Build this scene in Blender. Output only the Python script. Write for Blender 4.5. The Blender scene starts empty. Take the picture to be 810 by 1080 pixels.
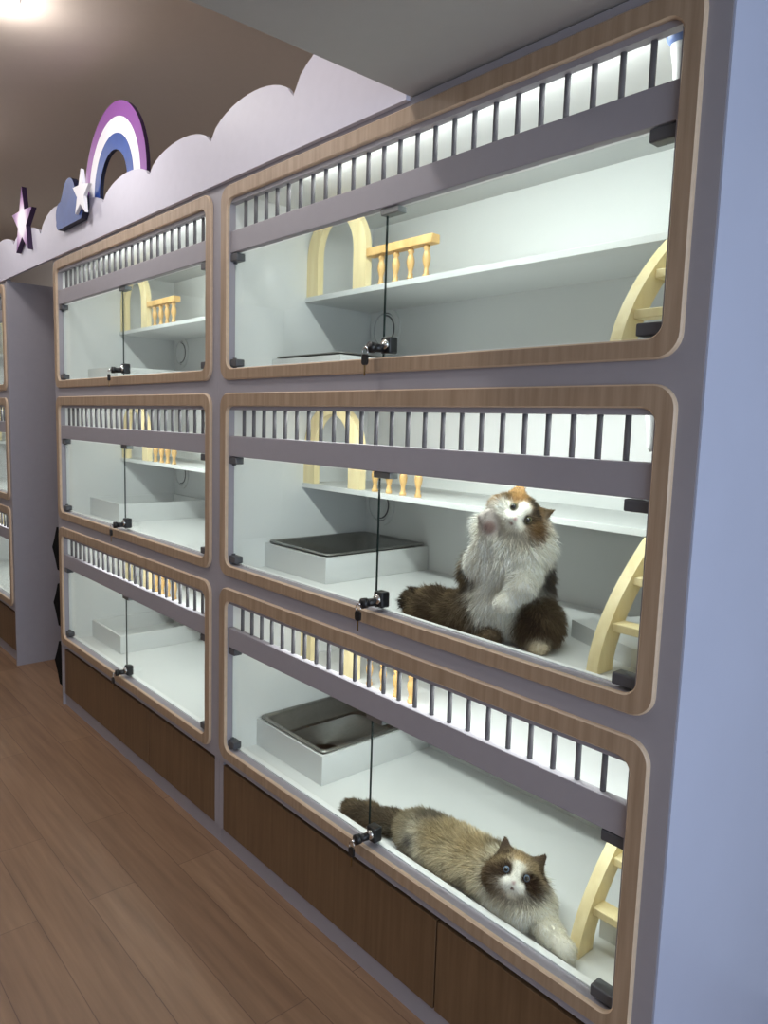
import bpy, bmesh, math, random
import numpy as np
from mathutils import Vector, Matrix
random.seed(7); rng = np.random.default_rng(7)
S = bpy.context.scene
COL = S.collection
PI = math.pi

# ------------------------------------------------------------------ materials
def lin(c):
    return tuple(((x/255)/12.92 if x/255 <= .04045 else ((x/255+.055)/1.055)**2.4) for x in c)
def new_mat(name):
    m = bpy.data.materials.new(name); m.use_nodes = True
    nt = m.node_tree; b = nt.nodes['Principled BSDF']
    return m, nt, b
def plain(name, col, rough=.5, metal=0., noise=.0, scale=30., spec=.5, bump=0.):
    m, nt, b = new_mat(name)
    b.inputs['Roughness'].default_value = rough; b.inputs['Metallic'].default_value = metal
    b.inputs['Specular IOR Level'].default_value = spec
    tc = nt.nodes.new('ShaderNodeTexCoord'); n = nt.nodes.new('ShaderNodeTexNoise')
    n.inputs['Scale'].default_value = scale; n.inputs['Detail'].default_value = 4
    nt.links.new(tc.outputs['Object'], n.inputs['Vector'])
    r = nt.nodes.new('ShaderNodeValToRGB')
    r.color_ramp.elements[0].position = .3; r.color_ramp.elements[1].position = .7
    r.color_ramp.elements[0].color = tuple(c*(1-noise) for c in col)+(1,)
    r.color_ramp.elements[1].color = tuple(min(1, c*(1+noise)) for c in col)+(1,)
    nt.links.new(n.outputs['Fac'], r.inputs['Fac']); nt.links.new(r.outputs['Color'], b.inputs['Base Color'])
    if bump:
        bp = nt.nodes.new('ShaderNodeBump'); bp.inputs['Strength'].default_value = bump; bp.inputs['Distance'].default_value = .001
        nt.links.new(n.outputs['Fac'], bp.inputs['Height']); nt.links.new(bp.outputs['Normal'], b.inputs['Normal'])
    return m
def grain(name, c0, c1, scl, rough=.5, contrast=(.3, .7), detail=5):
    """wood with stretched noise grain; scl = (x, y, z) frequency"""
    m, nt, b = new_mat(name)
    tc = nt.nodes.new('ShaderNodeTexCoord'); mp = nt.nodes.new('ShaderNodeMapping')
    mp.inputs['Scale'].default_value = scl
    n = nt.nodes.new('ShaderNodeTexNoise'); n.inputs['Scale'].default_value = 1; n.inputs['Detail'].default_value = detail
    n.inputs['Roughness'].default_value = .6
    nt.links.new(tc.outputs['Object'], mp.inputs['Vector']); nt.links.new(mp.outputs['Vector'], n.inputs['Vector'])
    r = nt.nodes.new('ShaderNodeValToRGB')
    r.color_ramp.elements[0].position, r.color_ramp.elements[1].position = contrast
    r.color_ramp.elements[0].color = c0+(1,); r.color_ramp.elements[1].color = c1+(1,)
    nt.links.new(n.outputs['Fac'], r.inputs['Fac']); nt.links.new(r.outputs['Color'], b.inputs['Base Color'])
    b.inputs['Roughness'].default_value = rough
    return m
def floor_mat():
    m, nt, b = new_mat('floor_planks')
    tc = nt.nodes.new('ShaderNodeTexCoord')
    br = nt.nodes.new('ShaderNodeTexBrick')
    br.inputs['Scale'].default_value = 1; br.inputs['Brick Width'].default_value = 1.2; br.inputs['Row Height'].default_value = .15
    br.inputs['Mortar Size'].default_value = .0012; br.offset = .37
    br.inputs['Color1'].default_value = lin((150, 120, 94))+(1,); br.inputs['Color2'].default_value = lin((136, 106, 82))+(1,)
    br.inputs['Mortar'].default_value = lin((104, 78, 62))+(1,)
    nt.links.new(tc.outputs['Object'], br.inputs['Vector'])
    mp = nt.nodes.new('ShaderNodeMapping'); mp.inputs['Scale'].default_value = (2.2, 34, 1)
    n = nt.nodes.new('ShaderNodeTexNoise'); n.inputs['Scale'].default_value = 1; n.inputs['Detail'].default_value = 6
    nt.links.new(tc.outputs['Object'], mp.inputs['Vector']); nt.links.new(mp.outputs['Vector'], n.inputs['Vector'])
    r = nt.nodes.new('ShaderNodeValToRGB')
    r.color_ramp.elements[0].position = .25; r.color_ramp.elements[1].position = .75
    r.color_ramp.elements[0].color = (.66, .62, .6, 1); r.color_ramp.elements[1].color = (1.1, 1.1, 1.1, 1)
    nt.links.new(n.outputs['Fac'], r.inputs['Fac'])
    mx = nt.nodes.new('ShaderNodeMix'); mx.data_type = 'RGBA'; mx.blend_type = 'MULTIPLY'; mx.inputs[0].default_value = 1
    nt.links.new(br.outputs['Color'], mx.inputs[6]); nt.links.new(r.outputs['Color'], mx.inputs[7])
    nt.links.new(mx.outputs[2], b.inputs['Base Color'])
    b.inputs['Roughness'].default_value = .42
    return m
def glass_mat(name, tint, boost=1.):
    m = bpy.data.materials.new(name); m.use_nodes = True; nt = m.node_tree
    for n in list(nt.nodes): nt.nodes.remove(n)
    out = nt.nodes.new('ShaderNodeOutputMaterial'); mix = nt.nodes.new('ShaderNodeMixShader')
    tr = nt.nodes.new('ShaderNodeBsdfTransparent'); tr.inputs['Color'].default_value = tint+(1,)
    gl = nt.nodes.new('ShaderNodeBsdfGlossy'); gl.inputs['Roughness'].default_value = .02
    g = nt.nodes.new('ShaderNodeNewGeometry')
    dt = nt.nodes.new('ShaderNodeVectorMath'); dt.operation = 'DOT_PRODUCT'
    nt.links.new(g.outputs['Incoming'], dt.inputs[0]); nt.links.new(g.outputs['Normal'], dt.inputs[1])
    def mth(op, a, bv=None):
        n = nt.nodes.new('ShaderNodeMath'); n.operation = op; nt.links.new(a, n.inputs[0])
        if bv is not None: n.inputs[1].default_value = bv
        return n.outputs[0]
    a = mth('ABSOLUTE', dt.outputs['Value'])
    n1 = nt.nodes.new('ShaderNodeMath'); n1.operation = 'SUBTRACT'; n1.inputs[0].default_value = 1; nt.links.new(a, n1.inputs[1])
    p = mth('POWER', n1.outputs[0], 5.); p = mth('MULTIPLY', p, .9*boost); p = mth('ADD', p, .035*boost)
    nt.links.new(p, mix.inputs[0]); nt.links.new(tr.outputs[0], mix.inputs[1]); nt.links.new(gl.outputs[0], mix.inputs[2])
    nt.links.new(mix.outputs[0], out.inputs['Surface'])
    return m
def emit(name, col, strength):
    m = bpy.data.materials.new(name); m.use_nodes = True; nt = m.node_tree
    b = nt.nodes['Principled BSDF']; b.inputs['Base Color'].default_value = (1, 1, 1, 1)
    b.inputs['Emission Color'].default_value = col+(1,); b.inputs['Emission Strength'].default_value = strength
    return m
def vcol_mat(name, fuzzy):
    m = bpy.data.materials.new(name); m.use_nodes = True; nt = m.node_tree
    for n in list(nt.nodes): nt.nodes.remove(n)
    out = nt.nodes.new('ShaderNodeOutputMaterial'); at = nt.nodes.new('ShaderNodeAttribute'); at.attribute_name = 'coat'
    d = nt.nodes.new('ShaderNodeBsdfDiffuse'); nt.links.new(at.outputs['Color'], d.inputs['Color'])
    if fuzzy:
        t = nt.nodes.new('ShaderNodeBsdfTranslucent'); nt.links.new(at.outputs['Color'], t.inputs['Color'])
        mx = nt.nodes.new('ShaderNodeMixShader'); mx.inputs[0].default_value = .45
        nt.links.new(d.outputs[0], mx.inputs[1]); nt.links.new(t.outputs[0], mx.inputs[2]); nt.links.new(mx.outputs[0], out.inputs['Surface'])
    else: nt.links.new(d.outputs[0], out.inputs['Surface'])
    return m

LAV = plain('lavender_laminate', lin((156, 152, 159)), .5, noise=.015)
CLOUDM = plain('lavender_lit', lin((200, 197, 211)), .5, noise=.015)  # lit copy of LAV: strong light at the top put into the colour
BLUEP = plain('pale_blue_laminate', lin((180, 186, 208)), .32, noise=.02, scale=4)
WOOD = grain('oak_veneer', lin((148, 124, 100)), lin((176, 152, 128)), (60, 60, 3.0), .45, (.3, .7))
PLY = plain('plywood_edge', lin((204, 180, 154)), .5, noise=.05, scale=60)
DWOOD = grain('walnut_drawer_veneer', lin((100, 76, 52)), lin((118, 92, 66)), (70, 70, 3), .5)
WHITE = plain('white_melamine', (.71, .72, .715), .38, noise=.01, scale=6)
PINE = grain('pale_pine', lin((232, 212, 160)), lin((246, 230, 184)), (40, 40, 5), .5)
PINE2 = grain('golden_pine', lin((206, 162, 100)), lin((228, 190, 128)), (30, 30, 12), .45)
FELT = plain('black_felt', (.006, .006, .0065), .95, noise=.1, spec=.1)
BLACK = plain('black_plastic', (.012, .012, .013), .35, noise=.1)
CLIP = plain('graphite_clip', (.085, .086, .095), .45, noise=.05)
STOP = plain('grey_stop', (.22, .23, .23), .4, metal=.6)
CHROME = plain('chrome', (.75, .75, .75), .15, metal=1)
STEEL = plain('brushed_steel', (.30, .30, .285), .42, metal=1, noise=.05, scale=80)
BRASS = plain('brass_blade', (.35, .25, .12), .35, metal=1)
GLASS = glass_mat('door_glass', (.965, .985, .975))
GEDGE = plain('glass_edge', lin((38, 52, 50)), .15)
BARM = plain('grey_bar', lin((112, 110, 112)), .85, spec=.1)
ALU = plain('white_aluminium', (.8, .8, .8), .3)
CEIL = plain('ceiling_paint', lin((214, 200, 188)), .85, noise=.01)
SOFF = plain('soffit_paint', lin((176, 174, 172)), .8, noise=.01)
WALLM = plain('wall_paint', lin((206, 200, 196)), .8, noise=.01)
FLOOR = floor_mat()
LED = emit('led_diffuser', (.93, 1., .97), 4.)
LAMP = emit('lamp_disc', (1., .98, .95), 30.)
NAVY = plain('painted_blue_wood', lin((32, 68, 142)), .5, noise=.12, scale=18)
WPAINT = plain('painted_white_wood', lin((236, 234, 240)), .5, noise=.03, scale=10)
DEDGE = plain('dark_painted_edge', lin((52, 30, 66)), .5)
NEDGE = plain('dark_blue_edge', lin((22, 26, 52)), .5)
def purple_white(name, axis_obj_radius=None):
    m, nt, b = new_mat(name)
    tc = nt.nodes.new('ShaderNodeTexCoord'); n = nt.nodes.new('ShaderNodeTexNoise'); n.inputs['Scale'].default_value = 14
    nt.links.new(tc.outputs['Object'], n.inputs['Vector'])
    ln = nt.nodes.new('ShaderNodeVectorMath')
    r = nt.nodes.new('ShaderNodeValToRGB'); r.color_ramp.elements.new(.5)
    add = nt.nodes.new('ShaderNodeMath'); add.operation = 'MULTIPLY_ADD'
    if axis_obj_radius:                       # star: white in the middle, purple tips
        ln.operation = 'LENGTH'; nt.links.new(tc.outputs['Object'], ln.inputs[0])
        dv = nt.nodes.new('ShaderNodeMath'); dv.operation = 'DIVIDE'; dv.inputs[1].default_value = axis_obj_radius
        nt.links.new(ln.outputs['Value'], dv.inputs[0]); src = dv.outputs[0]
        stops = [(.42, lin((238, 232, 242))), (.62, lin((190, 150, 196))), (.85, lin((122, 74, 136)))]
    else:                                     # rainbow band: brushed white at the left foot
        sp = nt.nodes.new('ShaderNodeSeparateXYZ'); nt.links.new(tc.outputs['Object'], sp.inputs[0])
        ad = nt.nodes.new('ShaderNodeMath'); ad.operation = 'ADD'; nt.links.new(sp.outputs[0], ad.inputs[0]); ad.inputs[1].default_value = .46
        src = ad.outputs[0]
        stops = [(.16, lin((236, 226, 240))), (.24, lin((150, 84, 166))), (.95, lin((120, 66, 136)))]
    nt.links.new(n.outputs['Fac'], add.inputs[0]); add.inputs[1].default_value = .12; nt.links.new(src, add.inputs[2])
    for e, (p, c) in zip(r.color_ramp.elements, stops): e.position = p; e.color = c+(1,)
    nt.links.new(add.outputs[0], r.inputs['Fac']); nt.links.new(r.outputs['Color'], b.inputs['Base Color'])
    b.inputs['Roughness'].default_value = .5
    return m
STARM = purple_white('purple_white_star', .17)
RBAND = purple_white('purple_band')
COAT = vcol_mat('coat', False); FUR = vcol_mat('fur_strands', True)
SKINP = plain('pink_nose', lin((196, 132, 128)), .5)
EARIN = plain('ear_inside', lin((150, 112, 96)), .7)

# ------------------------------------------------------------------ mesh builder
class MB:
    def __init__(s): s.v = []; s.f = []; s.m = []; s.smooth = []
    def add(s, vs, fs, mi=0, sm=False):
        o = len(s.v); s.v += [tuple(v) for v in vs]
        for f in fs: s.f.append([i+o for i in f]); s.m.append(mi); s.smooth.append(sm)
        return s
    def box(s, x0, x1, y0, y1, z0, z1, mi=0, bev=0.):
        bm = bmesh.new(); bmesh.ops.create_cube(bm, size=1)
        bmesh.ops.scale(bm, vec=(x1-x0, y1-y0, z1-z0), verts=bm.verts); bmesh.ops.translate(bm, vec=((x0+x1)/2, (y0+y1)/2, (z0+z1)/2), verts=bm.verts)
        if bev: bmesh.ops.bevel(bm, geom=list(bm.edges), offset=bev, segments=2, profile=.5, affect='EDGES')
        s.bm(bm, mi); return s
    def bm(s, bm, mi=0, sm=False, M=None):
        bm.verts.index_update(); vs = [(M @ v.co if M else v.co.copy()) for v in bm.verts]
        s.add(vs, [[v.index for v in f.verts] for f in bm.faces], mi, sm); bm.free(); return s
    def tube(s, pts, rad, n=10, mi=0, cap=True):
        pts = [Vector(p) for p in pts]; rad = rad if isinstance(rad, (list, tuple)) else [rad]*len(pts)
        vs = []; fs = []; prev = None
        for i, p in enumerate(pts):
            t = (pts[min(i+1, len(pts)-1)]-pts[max(i-1, 0)]).normalized()
            a = prev if prev is not None else (Vector((0, 0, 1)) if abs(t.z) < .9 else Vector((1, 0, 0)))
            u = (a-t*a.dot(t)).normalized(); w = t.cross(u); prev = u
            for k in range(n):
                th = 2*PI*k/n; vs.append(p+(u*math.cos(th)+w*math.sin(th))*rad[i])
        for i in range(len(pts)-1):
            for k in range(n): fs.append([i*n+k, i*n+(k+1) % n, (i+1)*n+(k+1) % n, (i+1)*n+k])
        if cap: fs.append(list(range(n))[::-1]); fs.append([(len(pts)-1)*n+k for k in range(n)])
        s.add(vs, fs, mi, True); return s
    def lathe(s, prof, c=(0, 0, 0), n=20, mi=0):
        vs = [(c[0]+r*math.cos(2*PI*k/n), c[1]+r*math.sin(2*PI*k/n), c[2]+z) for r, z in prof for k in range(n)]
        fs = [[i*n+k, i*n+(k+1) % n, (i+1)*n+(k+1) % n, (i+1)*n+k] for i in range(len(prof)-1) for k in range(n)]
        fs.append(list(range(n))[::-1]); fs.append([(len(prof)-1)*n+k for k in range(n)])
        s.add(vs, fs, mi, True); return s
    def prism(s, loop, y0, y1, mi=0, side=None):
        """loop of (x, z), counter-clockwise seen from -y; extruded from y0 (front) to y1"""
        n = len(loop); vs = [(x, y0, z) for x, z in loop]+[(x, y1, z) for x, z in loop]
        s.add(vs, [list(range(n)), [2*n-1-k for k in range(n)]], mi)
        s.add(vs, [[k, k+n, (k+1) % n+n, (k+1) % n] for k in range(n)], mi if side is None else side); return s
    def ring(s, outer, inner, y0, y1, mi=0, side=0, cham=0.):
        """band between two loops with the same count, front at y0; chamfered front edges"""
        n = len(outer)
        def off(loop, d):
            r = []
            for i in range(n):
                a = Vector(loop[i-1]); b = Vector(loop[i]); c = Vector(loop[(i+1) % n])
                t = (c-a); t = t.normalized() if t.length > 1e-9 else Vector((1, 0)); r.append((b.x-t.y*d, b.y+t.x*d))
            return r
        of = off(outer, cham) if cham else outer; inf = off(inner, -cham) if cham else inner
        L = [[(x, y0, z) for x, z in of], [(x, y0, z) for x, z in inf], [(x, y0+cham, z) for x, z in inner], [(x, y1, z) for x, z in inner],
             [(x, y1, z) for x, z in outer], [(x, y0+cham, z) for x, z in outer]]
        vs = [v for l in L for v in l]
        for a, b, m in ((0, 1, mi), (1, 2, side), (2, 3, side), (3, 4, side), (4, 5, side), (5, 0, side)):
            if a == 1 and not cham: pass
            s.add(vs, [[a*n+k, a*n+(k+1) % n, b*n+(k+1) % n, b*n+k] for k in range(n)], m)
        return s
    def build(s, name, mats, parent=None, loc=None, recalc=True):
        me = bpy.data.meshes.new(name); me.from_pydata(s.v, [], s.f)
        for m in (mats if isinstance(mats, (list, tuple)) else [mats]): me.materials.append(m)
        me.polygons.foreach_set('material_index', s.m); me.polygons.foreach_set('use_smooth', s.smooth)
        if recalc:
            bm = bmesh.new(); bm.from_mesh(me); bmesh.ops.remove_doubles(bm, verts=bm.verts, dist=1e-6)
            bmesh.ops.recalc_face_normals(bm, faces=bm.faces); bm.to_mesh(me); bm.free()
        me.update()
        o = bpy.data.objects.new(name, me); COL.objects.link(o)
        if parent: o.parent = parent
        if loc: o.location = loc
        return o
def rrect(x0, x1, z0, z1, r, n=7):
    p = []
    for cx, cz, a0 in ((x1-r, z0+r, -PI/2), (x1-r, z1-r, 0), (x0+r, z1-r, PI/2), (x0+r, z0+r, PI)):
        for k in range(n+1): a = a0+PI/2*k/n; p.append((cx+r*math.cos(a), cz+r*math.sin(a)))
    return p
def empty(name, loc, rz=0., parent=None):
    o = bpy.data.objects.new(name, None); COL.objects.link(o); o.location = loc; o.rotation_euler = (0, 0, rz); o.empty_display_size = .05
    if parent: o.parent = parent
    return o
def tag(o, label, cat, group=None):
    o['label'] = label; o['category'] = cat
    if group: o['group'] = group
    return o
def struct(o): o['kind'] = 'structure'; return o
def copy_tree(o, parent=None):
    c = o.copy(); COL.objects.link(c); c.parent = parent
    for ch in list(o.children): copy_tree(ch, c)
    return c
def area(name, loc, direction, sx, sy, power, col, parent=None, shape='RECTANGLE', spread=PI):
    l = bpy.data.lights.new(name, 'AREA'); l.shape = shape; l.size = sx; l.size_y = sy; l.energy = power; l.color = col; l.spread = spread
    o = bpy.data.objects.new(name, l); COL.objects.link(o); o.location = loc
    o.rotation_euler = Vector(direction).to_track_quat('-Z', 'Y').to_euler()
    if parent: o.parent = parent
    return o

# ------------------------------------------------------------------ setting
X_END = 1.607; CEIL_Z = 2.9; SOFF_Z = 2.256
struct(MB().box(-6, 5, -4.2, 1.0, -.05, 0).build('floor', FLOOR))
struct(MB().box(-6, 5, -4.2, 1.0, CEIL_Z, CEIL_Z+.05).build('ceiling', CEIL))
struct(MB().box(-6, 5, .8, .9, 0, CEIL_Z).build('wall_back', WALLM))
struct(MB().box(-6, 5, -4.2, -4.1, 0, CEIL_Z).build('wall_front', WALLM))
struct(MB().box(-6, -5.9, -4.1, .8, 0, CEIL_Z).build('wall_left', WALLM))
w = MB()
w.box(4.9, 5, -4.1, -2.9, 0, CEIL_Z); w.box(4.9, 5, .2, .8, 0, CEIL_Z); w.box(4.9, 5, -2.9, .2, 0, .3); w.box(4.9, 5, -2.9, .2, 2.4, CEIL_Z)
struct(w.build('wall_right', WALLM))
w = MB()
for y in (-2.9, -1.38, .14): w.box(4.92, 4.98, y, y+.06, .3, 2.4)
for z in (.3, 2.34): w.box(4.92, 4.98, -2.9, .2, z, z+.06)
wo = struct(w.build('window_1', ALU))
MB().box(4.946, 4.954, -2.88, .18, .32, 2.38).build('pane', GLASS, wo)
area('window_daylight', (4.88, -1.35, 1.35), (-1, .05, .02), 2.9, 2.0, 90, (.70, .83, 1.0))
# dropped soffit over the right part of the cabinets
struct(MB().box(.866, 4.9, -.95, .8, SOFF_Z, CEIL_Z).build('trim_1', SOFF))

# ------------------------------------------------------------------ kennel unit (built once, local origin at its lower left outer frame corner)
W = 1.5675; H = .6; BASES = (1.6316, .9896, .3476)
def make_unit(x, z):
    root = empty('cat_kennel', (x, 0, z))
    # carcass box
    c = MB(); d = .66; x0, x1 = .03, 1.540
    c.box(x0-.016, x0, .036, d, .0, .60); c.box(x1, x1+.016, .036, d, .0, .60)
    c.box(x0, x1, .036, d, -.006, .012); c.box(x0, x1, .036, d, .585, .60); c.box(x0, x1, .612, d, .012, .585)
    c.build('carcass', WHITE, root)
    # face panel: lavender board around the opening
    L, R, B, T = .041, 1.525, .036, .546
    xa, xb, za, zb = -.0265, W+.0395, -.021, .621
    FY = .0105; p = MB(); p.box(xa, L, FY, .032, za, zb); p.box(R, xb, FY, .032, za, zb); p.box(L, R, FY, .032, za, B); p.box(L, R, FY, .032, T, zb)
    p.build('face_panel', LAV, root)
    # raised oak frame with pale plywood edges
    f = MB(); f.ring(rrect(0, W, 0, H, .045), rrect(.040, W-.036, .036, H-.042, .030), 0, .0105, 0, 1, .003)
    f.build('oak_frame', [WOOD, PLY], root)
    # rail above the doors and the bars
    MB().box(L, R, .012, .034, .3965, .4625, bev=.002).build('rail', LAV, root)
    b0 = None
    for k in range(24):
        if b0 is None:
            b0 = MB().tube([(0, 0, 0), (0, 0, .087)], .0058, 12).build('bar', BARM, root, (.107+.059*k, .029, .461))
        else:
            o = b0.copy(); COL.objects.link(o); o.parent = root; o.location = (.107+.059*k, .029, .461)
    # sill with a white aluminium double track
    s = MB(); s.box(L, R, .011, .0365, .018, .0358)
    s.build('sill', LAV, root)
    t = MB(); t.box(L, R, .037, .050, .012, .040, bev=.001); t.box(L, R, .054, .062, .012, .034, bev=.001); t.build('door_track', ALU, root)
    # shelf
    MB().box(x0, x1, .312, .612, .283, .300, bev=.001).build('shelf', WHITE, root)
    # arch
    cx, n = .188, 20
    out = [(cx-.158, 0)]; inn = [(cx-.095, 0)]
    for k in range(n+1):
        a = PI-PI*k/n; out.append((cx+.158*math.cos(a), .118+.160*math.sin(a))); inn.append((cx+.095*math.cos(a), .125+.118*math.sin(a)))
    out.append((cx+.158, 0)); inn.append((cx+.095, 0))
    a = MB(); m = len(out)
    for y in (.318, .342):
        vs = [(x, y, .3003+z) for x, z in out+inn]
        a.add(vs, [[k, k+1, m+k+1, m+k] for k in range(m-1)])
    vs = [(x, y, .3003+z) for y in (.318, .342) for x, z in out+inn]; q = 2*m
    a.add(vs, [[k, k+1, q+k+1, q+k] for k in range(m-1)]+[[m+k, m+k+1, q+m+k+1, q+m+k] for k in range(m-1)]+[[0, m, q+m, q], [m-1, 2*m-1, q+2*m-1, q+m-1]])
    a.build('arch', PINE, root)
    # balustrade
    ba = MB().box(.348, .640, .316, .350, .392, .418, bev=.003).build('handrail', PINE2, root)
    prof = [(.010, 0), (.0105, .008), (.007, .012), (.0085, .017), (.006, .022), (.0075, .03), (.0115, .045), (.0125, .055), (.010, .067), (.0065, .076), (.0095, .080), (.0105, .085), (.0075, .089), (.008, .0925)]
    bl = None
    for xx in (.405, .472, .537, .604):
        if bl is None: bl = MB().lathe(prof, n=16).build('baluster', PINE2, ba, (xx, .333, .3))
        else:
            o = bl.copy(); COL.objects.link(o); o.parent = ba; o.location = (xx, .333, .3)
    # ventilation cover on the back wall
    v = MB()
    def annulus(r0, r1, y0, y1, mi, a0=0., a1=2*PI, n=40):
        vs = [(.118+r*math.cos(a0+(a1-a0)*k/n), y, .215+r*math.sin(a0+(a1-a0)*k/n)) for y in (y0, y1) for r in (r0, r1) for k in range(n+1)]
        q = n+1; fs = []
        for k in range(n): fs += [[k, k+1, q+k+1, q+k], [q+k, q+k+1, 3*q+k+1, 3*q+k], [k, k+1, 2*q+k+1, 2*q+k]]
        v.add(vs, fs, mi)
    annulus(.062, .080, .604, .612, 0); annulus(.0, .058, .606, .612, 0); annulus(.056, .064, .610, .6115, 1)
    annulus(.0485, .0535, .6035, .6065, 1, -PI*.55, PI*.5)
    v.build('vent_cover', [WHITE, CLIP], root)
    # led strip under the ceiling just behind the bars
    MB().box(.30, 1.435, .045, .062, .577, .585).build('led_strip', LED, root)
    area('led_light', (.87, .056, .566), (0, .95, -1), 1.12, .02, 4.9, (.93, 1., .965), root)
    # glass doors
    for side, (ga, gb) in enumerate(((.040, .7725), (.7755, 1.530))):
        g = MB(); y0, y1, z0, z1 = .028, .0325, .0415, .391
        vs = [(x, y, zz) for x in (ga, gb) for y in (y0, y1) for zz in (z0, z1)]
        g.add(vs, [[0, 1, 5, 4], [2, 3, 7, 6]], 0); g.add(vs, [[0, 2, 6, 4], [1, 3, 7, 5], [0, 1, 3, 2] if side == 0 else [4, 5, 7, 6]], 0); g.add(vs, [[4, 5, 7, 6] if side == 0 else [0, 1, 3, 2]], 1)
        door = g.build('glass_door', [GLASS, GEDGE], root)
        for hz in (.043, .371):
            hx = (.0385, .080) if side == 0 else (1.474, 1.5325)
            h = MB(); h.box(hx[0], hx[1], .014, .045, hz, hz+.023, bev=.003)
            px = hx[0]+.006 if side == 0 else hx[1]-.006
            h.tube([(px, .030, hz-.005), (px, .030, hz+.028)], .0065, 12)
            h.build('hinge', CLIP, door)
    MB().box(.762, .826, .018, .046, .380, .3955, bev=.002).build('door_stop', STOP, root)
    # lock with its keys
    k = MB(); k.box(.7785, .812, .016, .044, .047, .088, bev=.004)
    lk = k.build('lock', BLACK, root)
    k = MB(); k.tube([(.797, .017, .069), (.797, .009, .069)], [.0135, .0115], 18); k.build('lock_plate', CHROME, lk)
    k = MB(); k.tube([(.788, .017, .060), (.783, -.010, .060)], .0105, 16); k.tube([(.783, -.010, .060), (.781, -.024, .060)], .0135, 16); k.build('barrel', BLACK, lk)
    k = MB(); cz = .050
    k.tube([(.7805, -.026, .060), (.7795, -.034, .058)], .004, 8, 1)
    ringp = [(.779+.010*math.sin(a), -.034, .048+.011*math.cos(a)) for a in [2*PI*i/16 for i in range(17)]]
    k.tube(ringp, .0011, 6, 1)
    k.prism(rrect(.769, .789, .016, .042, .007, 4), -.037, -.031, 0)
    k.box(.7765, .7815, -.035, -.0332, -.010, .017, 2)
    k.build('key', [BLACK, CHROME, BRASS], lk)
    return root
proto = make_unit(0, BASES[0])
XL = -1.634; XLL = -4.067
labels = {
 (0, 0): 'right stack top cat kennel, empty, directly under the grey soffit',
 (0, 1): 'right stack middle cat kennel, holding the upright cat with a raised paw',
 (0, 2): 'right stack bottom cat kennel, holding the cat lying down behind the glass',
 (1, 0): 'centre stack top empty cat kennel, below the rainbow on the cloud board',
 (1, 1): 'centre stack middle empty cat kennel, left of the cat with the raised paw',
 (1, 2): 'centre stack bottom empty cat kennel, directly above the dark brown drawers',
 (2, 0): 'farthest left top cat kennel, cut by the photo edge beyond the doorway gap',
 (2, 1): 'farthest left middle cat kennel, cut by the photo edge beyond the doorway gap',
 (2, 2): 'farthest left bottom cat kennel, cut by the photo edge beyond the doorway gap'}
for ci, cx in enumerate((0, XL, XLL)):
    for ri, bz in enumerate(BASES):
        u = proto if (ci, ri) == (0, 0) else copy_tree(proto)
        u.location = (cx, 0, bz); tag(u, labels[ci, ri], 'cat kennel', 'glass fronted cat kennels')

# ------------------------------------------------------------------ base drawer cabinets, side panels, cloud board
def base(x0, x1, label, xs):
    r = empty('drawer_cabinet', (x0, 0, 0)); tag(r, label, 'drawer cabinet', 'low drawer cabinets under the kennels')
    w = x1-x0
    c = MB(); c.box(0, w, .030, .66, 0, .066); c.box(0, w, .20, .66, .066, .326); c.box(0, .027, .020, .20, .066, .326); c.box(w-.03, w, .020, .20, .066, .326)
    c.build('plinth', LAV, r)
    MB().box(.027, w-.03, .045, .2, .068, .322).build('recess_shade', BLACK, r)  # black block put in for the shade behind the drawer fronts
    for a, b in xs: MB().box(a, b, .019, .044, .069, .306, bev=.0015).build('drawer_front', DWOOD, r)
    return r
base(-.027, X_END-.012, 'brown fronted drawer cabinet under the right kennel stack', [(.029, 1.072), (1.077, 1.587)])
base(-1.662, -.029, 'brown fronted drawer cabinet under the centre kennel stack', [(.029, 1.046), (1.051, 1.602)])
base(-4.09, -2.461, 'brown fronted drawer cabinet at the far left edge beyond the doorway', [(.029, 1.046), (1.051, 1.579)])
tag(MB().box(X_END+.0005, X_END+.0035, .0125, .70, 0, 2.252).build('side_panel', BLUEP), 'pale blue tall side panel at the right end of the kennels', 'side panel', 'tall side panels')
tag(MB().box(-1.680, -1.6635, .018, .70, 0, 2.240).build('side_panel', LAV), 'lavender side panel of the centre stack, inside the doorway gap', 'side panel', 'tall side panels')
tag(MB().box(-2.4590, -2.443, .004, .70, 0, 2.240).build('side_panel', LAV), 'lavender grey tall side panel left of the doorway gap', 'side panel', 'tall side panels')
# scalloped cloud board
def bumps(segs):
    pts = []
    for xa, xb, ca, cb, h in segs:
        for k in range(14):
            t = k/14; pts.append((xa+(xb-xa)*t, ca+(cb-ca)*t+h*(1-(2*t-1)**2)**.62))
    return pts
def cloud(segs, label):
    top = bumps(segs); xa, xb = segs[0][0], segs[-1][1]; top.append((xb, segs[-1][3]))
    loop = [(xa, 2.246), (xb, 2.246)]+top[::-1]
    return tag(MB().prism(loop, -.003, .010).build('cloud_board', CLOUDM), label, 'cloud board', 'scalloped cloud boards')
b1 = [(-3.2, -2.72, 2.40, 2.40, .07), (-2.72, -2.25, 2.40, 2.405, .06), (-2.25, -1.79, 2.405, 2.385, .055), (-1.79, -1.43, 2.385, 2.425, .065)]
b2 = [(-1.43, -1.27, 2.46, 2.42, .02), (-1.27, -.975, 2.40, 2.376, .035), (-.975, -.525, 2.376, 2.385, .06), (-.525, -.06, 2.385, 2.386, .062), (-.06, .405, 2.386, 2.388, .075), (.405, .864, 2.388, 2.388, .1)]
cloud(b1, 'lavender scalloped cloud board spanning over the doorway gap')
cloud(b2, 'lavender scalloped cloud board above the kennels, ending at the soffit')

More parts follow.
